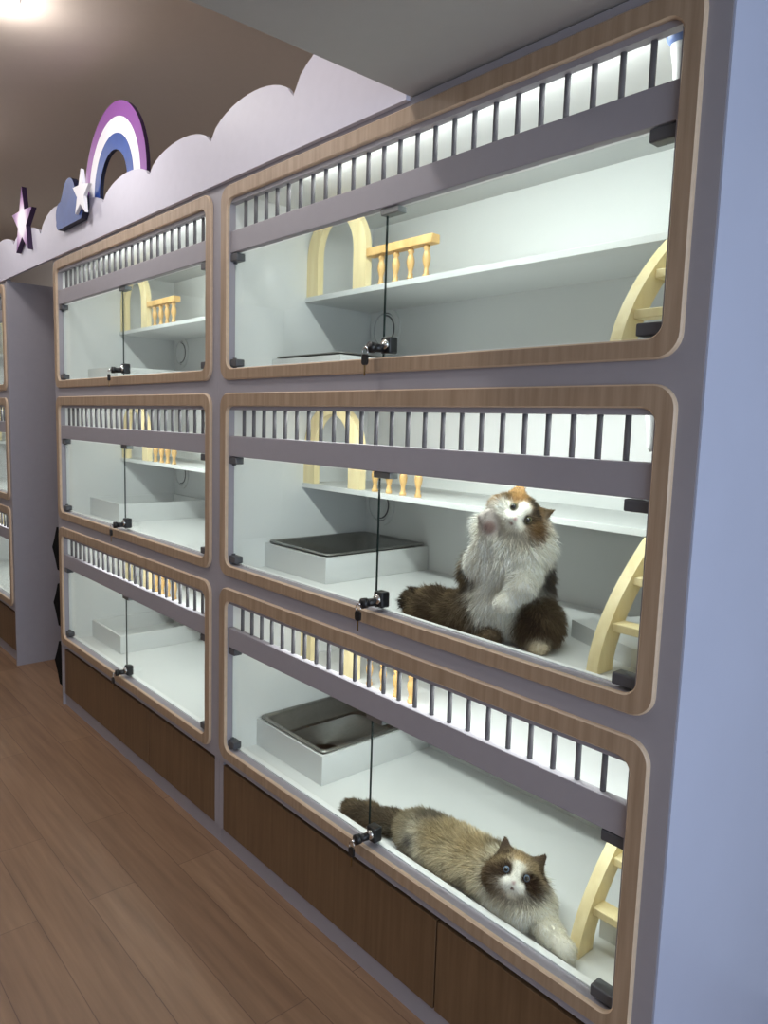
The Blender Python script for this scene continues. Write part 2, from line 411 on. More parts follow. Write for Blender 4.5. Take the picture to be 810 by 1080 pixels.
# star, blue cloud, small star, rainbow
def star_loop(R, r, rot=0.): return [((R if k % 2 == 0 else r)*math.sin(-k*PI/5+rot)*-1*-1, (R if k % 2 == 0 else r)*math.cos(k*PI/5-rot)) for k in range(10)]
tag(MB().prism(star_loop(.175, .072, .05), -.012, .012, 0, 1).build('star_ornament', [STARM, DEDGE], None, (-2.01, -.0155, 2.475)), 'purple and white wooden star with dark edges on the left cloud board', 'star')
cl = [(-.17, -.07), (-.15, -.092), (.15, -.092), (.172, -.07)]
for cx, cz, r, a0, a1 in ((.118, -.03, .058, -.5, 1.55), (.0, .02, .085, .35, 2.7), (-.118, -.03, .055, 1.4, 3.6)):
    cl += [(cx+r*math.cos(a0+(a1-a0)*k/8), cz+r*math.sin(a0+(a1-a0)*k/8)) for k in range(9)]
tag(MB().prism(cl, -.014, .014, 0, 1).build('cloud_ornament', [NAVY, NEDGE], None, (-1.30, -.0175, 2.432)), 'dark blue wooden cloud fixed below the rainbow', 'cloud ornament')
tag(MB().prism(star_loop(.098, .042, .1), -.007, .007, 0, 0).build('star_ornament', WPAINT, None, (-1.112, -.039, 2.432)), 'small white wooden star on the corner of the blue cloud', 'star')
rb = empty('rainbow_ornament', (-.90, .0212, 2.412)); tag(rb, 'purple, white and blue wooden rainbow arch standing behind the cloud board', 'rainbow')
def band(r0, r1, y0, y1, name, mats):
    n = 36; o = []; i = []
    for k in range(n+1):
        a = PI*k/n; o.append((r1*math.cos(a), r1*1.0*math.sin(a)+.012)); i.append((r0*math.cos(a), r0*math.sin(a)+.012))
    o = [(r1, -.10)]+o+[(-r1, -.10)]; i = [(r0, -.10)]+i+[(-r0, -.10)]; m = len(o)
    b = MB()
    for y, fl in ((y0, 0), (y1, 1)):
        b.add([(x, y, z) for x, z in o+i], [[k, k+1, m+k+1, m+k] for k in range(m-1)])
    vs = [(x, y, z) for y in (y0, y1) for x, z in o+i]; q = 2*m
    b.add(vs, [[k, k+1, q+k+1, q+k] for k in range(m-1)]+[[m+k, m+k+1, q+m+k+1, q+m+k] for k in range(m-1)]+[[0, m, q+m, q], [m-1, 2*m-1, q+2*m-1, q+m-1]], 1)
    return b.build(name, mats, rb)
band(.266, .322, -.010, .005, 'purple_band', [RBAND, DEDGE]); band(.2045, .2655, -.0102, .005, 'white_band', [WPAINT, WPAINT]); band(.143, .204, -.0104, .005, 'blue_band', [NAVY, NEDGE])

# black three-tier hanging organizer in the doorway gap
o = MB()
for zc, hh in ((.81, .112), (.512, .112), (.197, .116)):
    vs = []
    for x, y0, y1, z in ((-1.770, .034, .16, zc+hh), (-1.800, .032, .17, zc+hh*.45), (-1.832, .030, .18, zc), (-1.800, .032, .17, zc-hh*.45), (-1.770, .034, .16, zc-hh)):
        vs += [(x, y0, z), (x, y1, z)]
    vs += [(-1.6815, .034, zc+hh), (-1.6815, .16, zc+hh), (-1.6815, .034, zc-hh), (-1.6815, .16, zc-hh)]
    o.add(vs, [[0, 1, 3, 2], [2, 3, 5, 4], [4, 5, 7, 6], [6, 7, 9, 8], [0, 2, 4, 6, 8, 12, 10], [1, 3, 5, 7, 9, 13, 11], [0, 1, 11, 10], [8, 9, 13, 12], [10, 11, 13, 12]])
o.box(-1.6835, -1.6805, .05, .15, .02, .95)
tag(o.build('hanging_organizer', FELT), 'black organizer with three pointed tiers hanging in the doorway gap', 'organizer')

# ------------------------------------------------------------------ inside the kennels
FZ = .0125
def litter_box(x, z, w, y0, h, label, hollow=False):
    t = .012; y1 = .608; b = MB()
    if hollow:
        b.box(0, w, y0, y0+t, 0, h); b.box(0, w, y1-t, y1, 0, h); b.box(0, t, y0+t, y1-t, 0, h); b.box(w-t, w, y0+t, y1-t, 0, h); b.box(t, w-t, y0+t, y1-t, 0, .01)
    return tag(b.build('litter_box', WHITE, None, (x+.0305, 0, z+FZ)), label, 'litter box', 'white litter boxes')
def pan(x, z, w, l, y0, zt, label, dp=1.):
    """gastronorm pan: wide rim, rounded tapering sides, inside and outside walls"""
    b = MB(); n = 6
    def loop(x0, x1, y0, y1, r, zz): return [(px, py, zz) for px, py in rrect(x0, x1, y0, y1, r, n)]
    L = [loop(-.001, w+.001, -.001, l+.001, .024, -.004), loop(0, w, 0, l, .023, 0), loop(.014, w-.014, .014, l-.014, .020, 0), loop(.020, w-.020, .020, l-.020, .026, -.008),
         loop(.034, w-.034, .034, l-.034, .04, -.066), loop(.05, w-.05, .05, l-.05, .04, -.072),
         loop(.05, w-.05, .05, l-.05, .04, -.0735), loop(.033, w-.033, .033, l-.033, .04, -.067), loop(.0185, w-.0185, .0185, l-.0185, .026, -.008), loop(.0145, w-.0145, .0145, l-.0145, .022, -.004)]
    L = [[(px, py, pz*dp) for px, py, pz in q] for q in L]
    m = len(L[0]); vs = [v for q in L for v in q]
    fs = [[i*m+k, i*m+(k+1) % m, (i+1)*m+(k+1) % m, (i+1)*m+k] for i in range(9) for k in range(m)]
    fs.append([5*m+k for k in range(m)]); fs.append([6*m+k for k in range(m)][::-1])
    fs += [[9*m+k, 9*m+(k+1) % m, (k+1) % m, k] for k in range(m)]
    b.add(vs, fs, 0, True)
    return tag(b.build('litter_tray', STEEL, None, (x, y0, zt)), label, 'tray', 'steel litter trays')
nm = ('top', 'middle', 'bottom')
TR = ('rim just showing above the top kennel sill', 'set in a white box beside the cat with the raised paw', 'set in a white box in the kennel of the lying cat')
for i, bz in enumerate(BASES):
    wd = (.375, .352, .388)[i]; y0 = (.18, .160, .135)[i]; h = (.066, .083, .098)[i]
    litter_box(0, bz, wd, y0, h, ('white litter box in the top right kennel, mostly hidden below its sill', 'white litter box left of the cat with the raised paw', 'white litter box at the tail end of the lying cat')[i], True)
    pan(.0305+.006, bz, wd-.012, .608-y0-.012, y0+.006, bz+FZ+h+.009, 'stainless steel litter tray '+TR[i], (.68, 1., 1.)[i])
    litter_box(XL, bz, .375, .150, .088, 'empty white litter box in the %s kennel of the centre stack' % nm[i], True)

def ladder(x, z, label, h=.270):
    r = empty('curved_ladder', (x, 0, z)); tag(r, label, 'ladder', 'curved pine ladders')
    n = 18
    def curve(t):                           # convex stringer from the floor up to the shelf edge
        return .112+.198*(t**1.75), h*t
    for sx in (0, .125):
        vs = []
        for k in range(n+1):
            t = k/n; y, zz = curve(t); t2 = min(1, t+.01); t1 = max(0, t-.01)
            dy, dz = curve(t2)[0]-curve(t1)[0], curve(t2)[1]-curve(t1)[1]; l = math.hypot(dy, dz); ny, nz = dz/l, -dy/l
            wy, wz = y+ny*.058*(1-.25*t), zz+nz*.058*(1-.25*t)
            if k == 0: wz = 0
            vs += [(sx, y, zz), (sx+.026, y, zz), (sx+.026, min(wy, .309), max(0, wz)), (sx, min(wy, .309), max(0, wz))]
        fs = [[4*k+a, 4*k+(a+1) % 4, 4*k+4+(a+1) % 4, 4*k+4+a] for k in range(n) for a in range(4)]+[[0, 1, 2, 3], [4*n+3, 4*n+2, 4*n+1, 4*n]]
        MB().add(vs, fs).build('stringer', PINE, r)
    for t in (.37, .70, .93):
        y, zz = curve(t); y += .012
        MB().box(.026, .125, y, min(y+.042, .308), zz-.014, zz+.004, bev=.002).build('rung', PINE, r)
    return r
for i, bz in enumerate(BASES):
    ladder(1.357, bz+FZ, ('curved pine ladder in the top right kennel', 'curved pine ladder right of the cat with the raised paw', 'curved pine ladder at the front paw of the lying cat')[i])
# white platform behind the middle ladder, smaller one behind the bottom ladder
tag(MB().prism([(1.18, -.315), (1.40, -.215), (1.536, -.26), (1.536, -.56), (1.30, -.56)], 0, .042).build('feeding_platform', WHITE), 'low white slanted platform on the floor behind the middle ladder', 'platform', 'low white platforms')
pl = bpy.data.objects['feeding_platform']
def flat_platform(o, z):                     # prism was drawn in plan: turn it flat
    o.data.transform(Matrix(((1, 0, 0, 0), (0, 0, -1, 0), (0, 1, 0, 0), (0, 0, 0, 1))))
    o.location = (0, 0, z); bm = bmesh.new(); bm.from_mesh(o.data); bmesh.ops.recalc_face_normals(bm, faces=bm.faces); bm.to_mesh(o.data); bm.free()
flat_platform(pl, BASES[1]+FZ)
p2 = tag(MB().prism([(1.37, -.215), (1.536, -.225), (1.536, -.52), (1.40, -.50)], 0, .045).build('feeding_platform', WHITE), 'low white platform on the floor behind the bottom ladder', 'platform', 'low white platforms')
flat_platform(p2, BASES[2]+FZ)
# small dome cameras under the ceiling at the right front corner
def sec_cam(z, label):
    r = empty('security_camera', (1.474, .105, z)); tag(r, label, 'camera', 'small ceiling cameras')
    MB().lathe([(.024, 0), (.028, -.004), (.027, -.012), (.022, -.020), (.015, -.024)], n=24).build('mount', NAVYG, r)
    MB().lathe([(.019, -.022), (.018, -.035), (.014, -.055), (.011, -.085), (.010, -.100), (.006, -.106)], n=24).build('housing', WHITE, r)
    return r
NAVYG = plain('slate_blue_plastic', lin((104, 122, 168)), .4)
sec_cam(BASES[0]+.5848, 'small blue and white camera at the upper right of the top kennel')
sec_cam(BASES[1]+.5848, 'small blue and white camera at the upper right of the middle kennel')

# ------------------------------------------------------------------ cats
def snets(V, org, h):
    sx, sy, sz = V.shape; ins = V < 0
    c = np.zeros((sx-1, sy-1, sz-1), int); cor = [(i, j, k) for i in (0, 1) for j in (0, 1) for k in (0, 1)]
    for i, j, k in cor: c += ins[i:sx-1+i, j:sy-1+j, k:sz-1+k]
    act = (c > 0) & (c < 8); idx = -np.ones(act.shape, int); cells = np.argwhere(act); idx[act] = np.arange(len(cells))
    P = np.zeros((len(cells), 3)); cnt = np.zeros(len(cells))
    edges = [(a, b) for a in cor for b in cor if sum(abs(np.array(a)-np.array(b))) == 1 and a < b]
    for a, b in edges:
        va = V[tuple((cells+a).T)]; vb = V[tuple((cells+b).T)]; m = (va < 0) != (vb < 0)
        t = va[m]/(va[m]-vb[m]); P[m] += np.array(a)+t[:, None]*(np.array(b)-np.array(a)); cnt[m] += 1
    P = (cells+P/cnt[:, None])*h+org
    F = []
    for ax in range(3):
        s0 = [slice(None)]*3; s1 = [slice(None)]*3; s0[ax] = slice(0, -1); s1[ax] = slice(1, None)
        A = ins[tuple(s0)]; B = ins[tuple(s1)]; d = np.argwhere(A != B); u, w = (ax+1) % 3, (ax+2) % 3
        d = d[(d[:, u] > 0) & (d[:, w] > 0) & (d[:, u] < V.shape[u]-1) & (d[:, w] < V.shape[w]-1)]
        q = []
        for du, dw in ((-1, -1), (0, -1), (0, 0), (-1, 0)):
            e = d.copy(); e[:, u] += du; e[:, w] += dw; q.append(idx[tuple(e.T)])
        q = np.array(q).T; fl = A[tuple(d.T)]; q[~fl] = q[~fl][:, ::-1]; F.append(q)
    return P, np.concatenate(F)
class Cat:
    def __init__(s, off=(0, 0, 0)): s.off = np.array(off, float); s.p = []; s.paint = []; s.lenp = []; s.flow = []
    def cone(s, a, b, ra, rb, col, fl=.02, k=.02, fdir=None, frame=None, flat=1.):
        s.p.append(('c', np.array(a, float)+s.off, np.array(b, float)+s.off, ra, rb, np.array(lin(col)), fl, k, fdir, frame, flat))
    def ell(s, c, M, r, col, fl=.02, k=.02, fdir=None):
        s.p.append(('e', np.array(c, float)+s.off, np.array(M, float), np.array(r, float), None, np.array(lin(col)), fl, k, fdir, None, 1.))
    def dist(s, p, X):
        if p[0] == 'c':
            a, b, ra, rb = p[1:5]; d = b-a; Y = X-a
            if p[9] is not None:            # flatten along an axis
                nrm = p[9]; q = Y@nrm; Y = Y+np.outer(q*(1/p[10]-1), nrm)
            t = np.clip(Y@d/(d@d), 0, 1); return (np.linalg.norm(Y-t[:, None]*d, axis=1)-(ra+(rb-ra)*t))*(p[10] if p[9] is not None else 1)
        Y = (X-p[1])@p[2].T; k0 = np.linalg.norm(Y/p[3], axis=1); k1 = np.linalg.norm(Y/p[3]**2, axis=1)+1e-9
        return k0*(k0-1)/k1
    def sdf(s, X):
        D = None
        for p in s.p:
            d = s.dist(p, X)
            if D is None: D = d; continue
            k = p[7]; hh = np.clip(.5+.5*(D-d)/k, 0, 1); D = D*(1-hh)+d*hh-k*hh*(1-hh)
        return D
    def look(s, X):
        ds = np.array([s.dist(p, X) for p in s.p]); wt = np.exp(-np.clip(ds-ds.min(0), 0, .3)/.006); wt /= wt.sum(0)
        col = np.einsum('pn,pc->nc', wt, np.array([p[5] for p in s.p])); fl = np.einsum('pn,p->n', wt, np.array([p[6] for p in s.p]))
        g = np.array([(0, 0, -1.) if p[8] is None else p[8] for p in s.p], float); fd = np.einsum('pn,pc->nc', wt, g)
        for c, r, cl, soft in s.paint:
            w = np.clip((r+soft-np.linalg.norm(X-np.array(c), axis=1))/(2*soft), 0, 1)[:, None]; w = w*w*(3-2*w)
            col = col*(1-w)+np.array(lin(cl))*w
        for c, r, L in s.lenp:
            w = np.clip((r*1.25-np.linalg.norm(X-np.array(c), axis=1))/(r*.5), 0, 1); fl = fl*(1-w)+L*w
        return col, fl, fd
    def build(s, name, floor, label, nfur, faceC=None, bald=()):
        lo = np.array([1e9]*3); hi = -lo
        for p in s.p:
            R = max(p[3], p[4]) if p[0] == 'c' else max(p[3]); pts = [p[1], p[2]] if p[0] == 'c' else [p[1]]
            for q in pts: lo = np.minimum(lo, q-R); hi = np.maximum(hi, q+R)
        lo -= .02; hi += .02; h = .0042; n = np.ceil((hi-lo)/h).astype(int)
        G = np.stack(np.meshgrid(*[lo[i]+h*np.arange(n[i]) for i in range(3)], indexing='ij'), -1).reshape(-1, 3)
        V = np.concatenate([s.sdf(c) for c in np.array_split(G, 12)])
        V = np.maximum(V, floor+.0008-G[:, 2]).reshape(n)       # weight rests flat on the floor
        P, F = snets(V, lo, h)
        me = bpy.data.meshes.new(name); me.from_pydata(P.tolist(), [], F.tolist())
        me.polygons.foreach_set('use_smooth', [True]*len(F)); me.update()
        col, fl, fd = s.look(P)
        at = me.color_attributes.new('coat', 'FLOAT_COLOR', 'POINT'); at.data.foreach_set('color', np.c_[col, np.ones(len(P))].ravel())
        me.materials.append(COAT)
        ob = bpy.data.objects.new(name, me); COL.objects.link(ob); tag(ob, label, 'cat')
        # fur
        Q = P[F]; nn = np.cross(Q[:, 2]-Q[:, 0], Q[:, 3]-Q[:, 1]); ar = np.linalg.norm(nn, axis=1)+1e-12; nn = nn/ar[:, None]
        fi = rng.choice(len(F), nfur, p=ar/ar.sum()); uv = rng.random((nfur, 2)); q = Q[fi]
        X = (q[:, 0]*(1-uv[:, :1])+q[:, 1]*uv[:, :1])*(1-uv[:, 1:])+(q[:, 3]*(1-uv[:, :1])+q[:, 2]*uv[:, :1])*uv[:, 1:]
        N = nn[fi]; keep = X[:, 2] > floor+.006
        for c, r in bald: keep &= np.linalg.norm(X-np.array(c), axis=1) > r
        X, N = X[keep], N[keep]; m = len(X)
        col, fl, fd = s.look(X)
        if faceC is not None:                # fur on the head lies away from the nose
            C, R0 = np.array(faceC[0]), faceC[1]; v = X-C; dd = np.linalg.norm(v, axis=1); v /= dd[:, None]+1e-9
            w = np.clip((R0-dd)/(R0*.3), 0, 1)[:, None]; fd = fd*(1-w)+v*w
        fd = fd-N*np.sum(fd*N, 1)[:, None]; fd /= np.linalg.norm(fd, axis=1)[:, None]+.15
        clump = np.sin(X[:, 0]*95+np.sin(X[:, 2]*70)*1.5)*np.sin(X[:, 2]*88+X[:, 1]*75)
        d = N*.55+fd*.85+rng.normal(0, .26, (m, 3)); d /= np.linalg.norm(d, axis=1)[:, None]
        L = fl*(.65+.5*rng.random(m))*(1+.18*clump)
        sag = fd*.5+np.array([0, 0, -.25])
        p1 = X+d*(L*.5)[:, None]; p2 = X+d*(L*.92)[:, None]+sag*(L*.28)[:, None]
        p0 = X-N*.001
        for a in (p1, p2): a[:, 2] = np.maximum(a[:, 2], floor+.001); a[:, 1] = np.maximum(a[:, 1], np.where(a[:, 2] > floor+.03, .041, .0645))
        wd = np.cross(d, N)+rng.normal(0, .35, (m, 3)); wd -= d*np.sum(wd*d, 1)[:, None]; wd /= np.linalg.norm(wd, axis=1)[:, None]+1e-9
        w0 = np.clip(fl*.045, .0004, .0009)[:, None]
        VV = np.stack([p0-wd*w0, p0+wd*w0, p1+wd*w0*.8, p1-wd*w0*.8, p2], 1).reshape(-1, 3)
        b = np.arange(m)*5
        me2 = bpy.data.meshes.new('fur'); me2.vertices.add(m*5); me2.vertices.foreach_set('co', VV.ravel())
        li = np.stack([b, b+1, b+2, b+3, b+3, b+2, b+4], 1).ravel(); me2.loops.add(m*7); me2.loops.foreach_set('vertex_index', li)
        st = np.stack([np.arange(m)*7, np.arange(m)*7+4], 1).ravel(); me2.polygons.add(m*2); me2.polygons.foreach_set('loop_start', st)
        me2.update(calc_edges=True)
        dark = np.clip((.16-col.mean(1))/.08, 0, 1)*np.clip(.15+.75*np.sin(X[:, 0]*64+2*np.sin(X[:, 2]*41))*np.sin(X[:, 2]*57+X[:, 1]*49)+rng.normal(0, .28, m), 0, .75)
        col = col*(1-dark[:, None])+np.array(lin((150, 130, 102)))*dark[:, None]
        cj = np.clip(col*(.74+.52*rng.random((m, 1)))*(1+.10*clump[:, None]), 0, .95)
        cc = np.repeat(cj, 5, 0).reshape(m, 5, 3); cc[:, 4] = np.clip(cc[:, 4]*1.06, 0, .97); cc[:, :2] *= .92
        at = me2.color_attributes.new('coat', 'FLOAT_COLOR', 'POINT'); at.data.foreach_set('color', np.c_[cc.reshape(-1, 3), np.ones(m*5)].ravel())
        me2.materials.append(FUR); me2.validate()
        f = bpy.data.objects.new('fur', me2); COL.objects.link(f); f.parent = ob; f['kind'] = 'stuff'
        return ob
def head_frame(to_cam, roll, tilt=0.):
    f = np.array(to_cam, float); f /= np.linalg.norm(f)
    r0 = np.cross(np.array([0, 0, 1.]), f); r0 /= np.linalg.norm(r0)         # image right for someone facing the cat
    u0 = np.cross(f, r0)
    c, s_ = math.cos(roll), math.sin(roll)
    r = r0*c-u0*s_; u = u0*c+r0*s_                                            # clockwise roll as seen
    if tilt: ct, st_ = math.cos(tilt), math.sin(tilt); f, u = f*ct+u*st_, u*ct-f*st_
    return f, r, u
def add_head(cat, C, fr, k, cols, fl):
    """k = size; local coordinates (right, up, forward)"""
    f, r, u = fr; M = np.array([r, u, f]); C = np.array(C, float)
    P = lambda a, b, c: C+k*(a*r+b*u+c*f)
    PW = lambda a, b, c: P(a, b, c)+cat.off
    cat.ell(P(0, 0, 0), M, (.052*k, .046*k, .048*k), cols['top'], fl*.55, .02)
    for sx in (-1, 1): cat.ell(P(.032*sx, -.013, .006), M, (.028*k, .026*k, .028*k), cols['cheekL' if sx < 0 else 'cheekR'], fl, .02, fdir=tuple(sx*r-.6*u))
    for sx in (-1, 1): cat.ell(P(.0115*sx, -.019, .042), M, (.0155*k, .0125*k, .0165*k), cols['muzzle'], .007, .008)
    cat.ell(P(0, -.031, .034), M, (.014*k, .010*k, .014*k), cols['chin'], .008, .008)
    cat.cone(P(0, .016, .042), P(0, -.010, .054), .013*k, .0085*k, cols['bridge'], .005, .010)
    for sx in (-1, 1):
        n = np.cross(P(.044*sx, .058, -.006)-P(.034*sx, .028, 0), r); n = n/np.linalg.norm(n)
        nf = f*.88+sx*r*.42; nf /= np.linalg.norm(nf)
        cat.cone(P(.031*sx, .026, -.004), P(.0485*sx, .064, -.006), .0255*k, .003*k, cols['earL' if sx < 0 else 'earR'], .0045, .008, fdir=tuple(u), frame=nf, flat=.36)
    return PW
def ball(bm_n, c, rad):
    bm = bmesh.new(); bmesh.ops.create_uvsphere(bm, u_segments=24, v_segments=16, radius=rad); return bm
def add_eyes(ob, P, fr, k, iris, look=(0, 0, 0), ex=.0205, ey=.0045, ef=.0415, pr=.5, er=.0084):
    f, r, u = [np.array(a) for a in fr]
    IR = plain('iris', lin(iris), .08, spec=.8); PU = plain('pupil', (.004, .004, .004), .05, spec=.8)
    for sx in (-1, 1):
        c = Vector(P(ex*sx, ey, ef)); rad = er*k
        ax = Vector(f*.96+sx*r*.16).normalized()
        rot = ax.to_track_quat('Z', 'Y').to_matrix().to_4x4()
        bm = bmesh.new(); bmesh.ops.create_uvsphere(bm, u_segments=28, v_segments=24, radius=rad)
        vs = [c+(rot @ v.co) for v in bm.verts]; bm.verts.index_update()
        mi = [1 if math.acos(max(-1, min(1, fc.calc_center_median().normalized().z))) < pr else (0 if fc.calc_center_median().z > rad*.2 else 1) for fc in bm.faces]
        me = bpy.data.meshes.new('eye'); me.from_pydata(vs, [], [[v.index for v in fc.verts] for fc in bm.faces]); bm.free()
        me.materials.append(IR); me.materials.append(PU); me.polygons.foreach_set('material_index', mi); me.polygons.foreach_set('use_smooth', [True]*len(mi)); me.update()
        e = bpy.data.objects.new('eye', me); COL.objects.link(e); e.parent = ob
    # nose
    bm = bmesh.new(); bmesh.ops.create_icosphere(bm, subdivisions=3, radius=1)
    vs = []
    for v in bm.verts:
        x, y, z = v.co; wv = 1-.35*max(0, -y); vs.append(Vector(P(0, -.0125, .0575))+Vector(r)*x*.0068*k*wv+Vector(u)*y*.0048*k+Vector(f)*z*.004*k)
    bm.verts.index_update(); MB().add(vs, [[v.index for v in fc.verts] for fc in bm.faces], 0, True).build('nose', SKINP, ob); bm.free()
CAM = np.array([2.19367, -1.20888, 1.50606])

# --- cat sitting upright, paw raised, in the middle right kennel
Wt, Dk, Br, Or, Gy = (254, 250, 240), (56, 50, 43), (116, 101, 82), (168, 132, 86), (190, 184, 170)
f2 = BASES[1]+FZ
A = Cat(); fw = np.array([.749, -.663, 0]); rt = np.array([.663, .749, 0]); up = np.array([0, 0, 1.]); MB3 = np.array([rt, up, fw])
A.ell((1.085, .185, f2+.075), MB3, (.088, .080, .085), Wt, .03, .03)
A.ell((1.050, .225, f2+.085), MB3, (.104, .085, .075), Br, .03, .03)
A.ell((1.100, .170, f2+.155), MB3, (.070, .085, .066), Wt, .032, .04)
A.ell((1.052, .222, f2+.150), MB3, (.100, .085, .062), Dk, .03, .03)
A.ell((1.112, .165, f2+.215), MB3, (.068, .062, .060), Wt, .036, .04)
A.ell((1.128, .160, f2+.262), MB3, (.062, .048, .052), Wt, .040, .03)
A.ell((1.095, .20, f2+.245), MB3, (.058, .055, .05), Wt, .034, .03)
A.ell((1.036, .165, f2+.262), MB3, (.032, .026, .032), Wt, .036, .03, fdir=(-.6, -.5, -.5))
A.ell((1.160, .172, f2+.228), MB3, (.032, .030, .034), Wt, .034, .03, fdir=(.4, .5, -.7))
A.ell((1.008, .152, f2+.148), MB3, (.030, .044, .035), Dk, .03, .03)
# raised right arm
A.cone((1.045, .155, f2+.185), (1.052, .118, f2+.185), .040, .032, Wt, .022, .03)
A.cone((1.052, .118, f2+.185), (1.086, .097, f2+.262), .030, .024, Wt, .016, .02)
A.ell((1.093, .091, f2+.284), MB3, (.025, .028, .020), (184, 172, 166), .008, .012)
for dx_, dz_ in ((-.019, .012), (-.007, .021), (.007, .021), (.019, .012)): A.ell(np.array((1.096, .087, f2+.286))+rt*dx_+up*dz_, MB3, (.0085, .0105, .012), (186, 176, 170), .006, .004)
# hanging left arm
A.cone((1.165, .150, f2+.195), (1.182, .112, f2+.155), .032, .024, Wt, .022, .03)
A.cone((1.182, .112, f2+.155), (1.157, .085, f2+.112), .023, .019, Wt, .014, .02)
A.ell((1.152, .083, f2+.107), MB3, (.023, .019, .020), (244, 240, 230), .009, .012)
# haunches and feet
A.ell((1.020, .150, f2+.050), MB3, (.060, .056, .065), Br, .028, .03)
A.ell((1.183, .175, f2+.055), MB3, (.052, .054, .060), Br, .026, .03)
A.cone((1.185, .165, f2+.018), (1.222, .128, f2+.018), .024, .021, (214, 202, 180), .010, .02)
A.cone((1.080, .125, f2+.016), (1.115, .092, f2+.018), .024, .021, (120, 104, 84), .012, .02)
# tail on the floor
tl = [(1.02, .17, f2+.045), (.95, .150, f2+.040), (.875, .142, f2+.038), (.80, .140, f2+.034)]
for a, b, ra, rb in zip(tl, tl[1:], (.036, .036, .036), (.036, .036, .026)): A.cone(a, b, ra, rb, (96, 82, 66), .028, .025, fdir=(-1, -.1, .05))
HC = np.array([1.130, .148, f2+.302])
fr2 = head_frame(CAM-HC, math.radians(41), math.radians(4))
P2 = add_head(A, HC, fr2, 1.06, dict(top=(150, 118, 76), cheekL=Wt, cheekR=(108, 84, 56), muzzle=(246, 242, 232), chin=(238, 234, 222), bridge=(246, 242, 232), earL=(176, 140, 94), earR=(110, 92, 70)), .022)
f_, r_, u_ = fr2
A.paint += [(P2(-.050, -.002, .006), .022, (168, 136, 92), .012), (P2(-.040, .016, .020), .017, (104, 86, 60), .010), (P2(-.028, .030, .028), .018, Or, .010), (P2(.006, .043, .022), .016, Dk, .007), (P2(.028, .026, .034), .018, (60, 50, 40), .008), (P2(.042, .0, .028), .020, (126, 96, 58), .012),
            (P2(-.004, .020, .046), .013, (246, 242, 232), .005), (P2(-.002, .002, .050), .015, (246, 242, 232), .005), (P2(-.030, -.010, .040), .020, (244, 240, 230), .006),
            (P2(.0205, .0045, .046), .0125, (40, 34, 28), .004), (P2(-.0205, .0045, .046), .0105, (52, 42, 32), .004), (P2(0, -.0125, .058), .005, (190, 130, 126), .002),
            (P2(0, -.024, .054), .004, (150, 120, 110), .003), (P2(-.040, .052, .010), .010, (206, 160, 120), .006), (P2(.041, .046, .012), .010, (190, 172, 148), .004),
            (np.array((1.106, .076, f2+.277)), .015, (146, 122, 116), .007), ((1.022, .13, f2+.045), .03, (70, 58, 48), .03), ((1.2, .14, f2+.062), .034, (66, 54, 44), .02),
            ((1.03, .18, f2+.19), .035, (40, 36, 32), .02), ((1.175, .235, f2+.16), .06, (60, 54, 46), .03), ((.80, .14, f2+.034), .05, (56, 50, 42), .03)]
bald2 = [(P2(.0205*sx, .0045, .0475), .0105) for sx in (-1, 1)]+[(P2(0, -.0125, .060), .006)]
A.lenp += [((1.100, .084, f2+.288), .028, .005), (P2(0, -.005, .05), .030, .0055)]
cat2 = A.build('cat', f2, 'long-haired brown and white cat sitting upright with one front paw raised', 62000, (P2(0, -.012, .055), .085), bald2)
add_eyes(cat2, P2, fr2, 1.06, (104, 100, 58), pr=.74)

# --- cat lying down in the bottom right kennel
f1 = BASES[2]+FZ
B = Cat((-.009, .013, 0)); I3 = np.eye(3)
Cr, Tn, Gr, Bk, Wh = (218, 206, 178), (184, 167, 134), (112, 104, 92), (50, 42, 36), (252, 247, 234)
B.ell((.875, .138, f1+.042), I3, (.080, .066, .043), (160, 148, 124), .028, .03, fdir=(-.8, 0, -.5))
B.ell((.980, .140, f1+.047), I3, (.105, .070, .047), Cr, .030, .03, fdir=(-.8, 0, -.5))
B.ell((1.090, .140, f1+.050), I3, (.095, .068, .050), Cr, .030, .03, fdir=(-.7, 0, -.6))
B.ell((1.180, .135, f1+.054), I3, (.078, .064, .054), Wh, .034, .03, fdir=(-.2, -.2, -.9))
B.ell((1.225, .118, f1+.050), I3, (.064, .050, .048), Wh, .036, .03, fdir=(.2, -.2, -.9))
B.ell((.905, .110, f1+.040), I3, (.062, .040, .042), (222, 216, 200), .022, .02, fdir=(-.3, -.3, -.8))        # thigh
B.cone((.93, .10, f1+.022), (1.00, .088, f1+.018), .024, .019, (210, 202, 184), .014, .02)
B.cone((1.255, .125, f1+.040), (1.322, .092, f1+.028), .032, .025, Wh, .016, .025, fdir=(.8, -.1, -.4))
B.cone((1.322, .092, f1+.028), (1.376, .075, f1+.023), .024, .022, (244, 240, 228), .009, .015, fdir=(.8, -.1, -.3))
B.cone((1.17, .098, f1+.020), (1.245, .088, f1+.018), .024, .019, Wh, .016, .02)
tl = [(.83, .136, f1+.032), (.765, .122, f1+.028), (.69, .100, f1+.025), (.615, .086, f1+.023)]
for a, b, ra, rb in zip(tl, tl[1:], (.028, .025, .022), (.025, .022, .015)): B.cone(a, b, ra, rb, (104, 94, 80), .026, .02, fdir=(-1, -.1, .1))
HC = np.array([1.206, .112, f1+.098])
fr1 = head_frame(CAM-HC, math.radians(15), math.radians(-2))
P1 = add_head(B, HC, fr1, 1.10, dict(top=(176, 156, 124), cheekL=(98, 80, 64), cheekR=(70, 57, 47), muzzle=(246, 242, 234), chin=(238, 232, 220), bridge=(246, 242, 232), earL=(70, 58, 52), earR=(74, 62, 56)), .022)
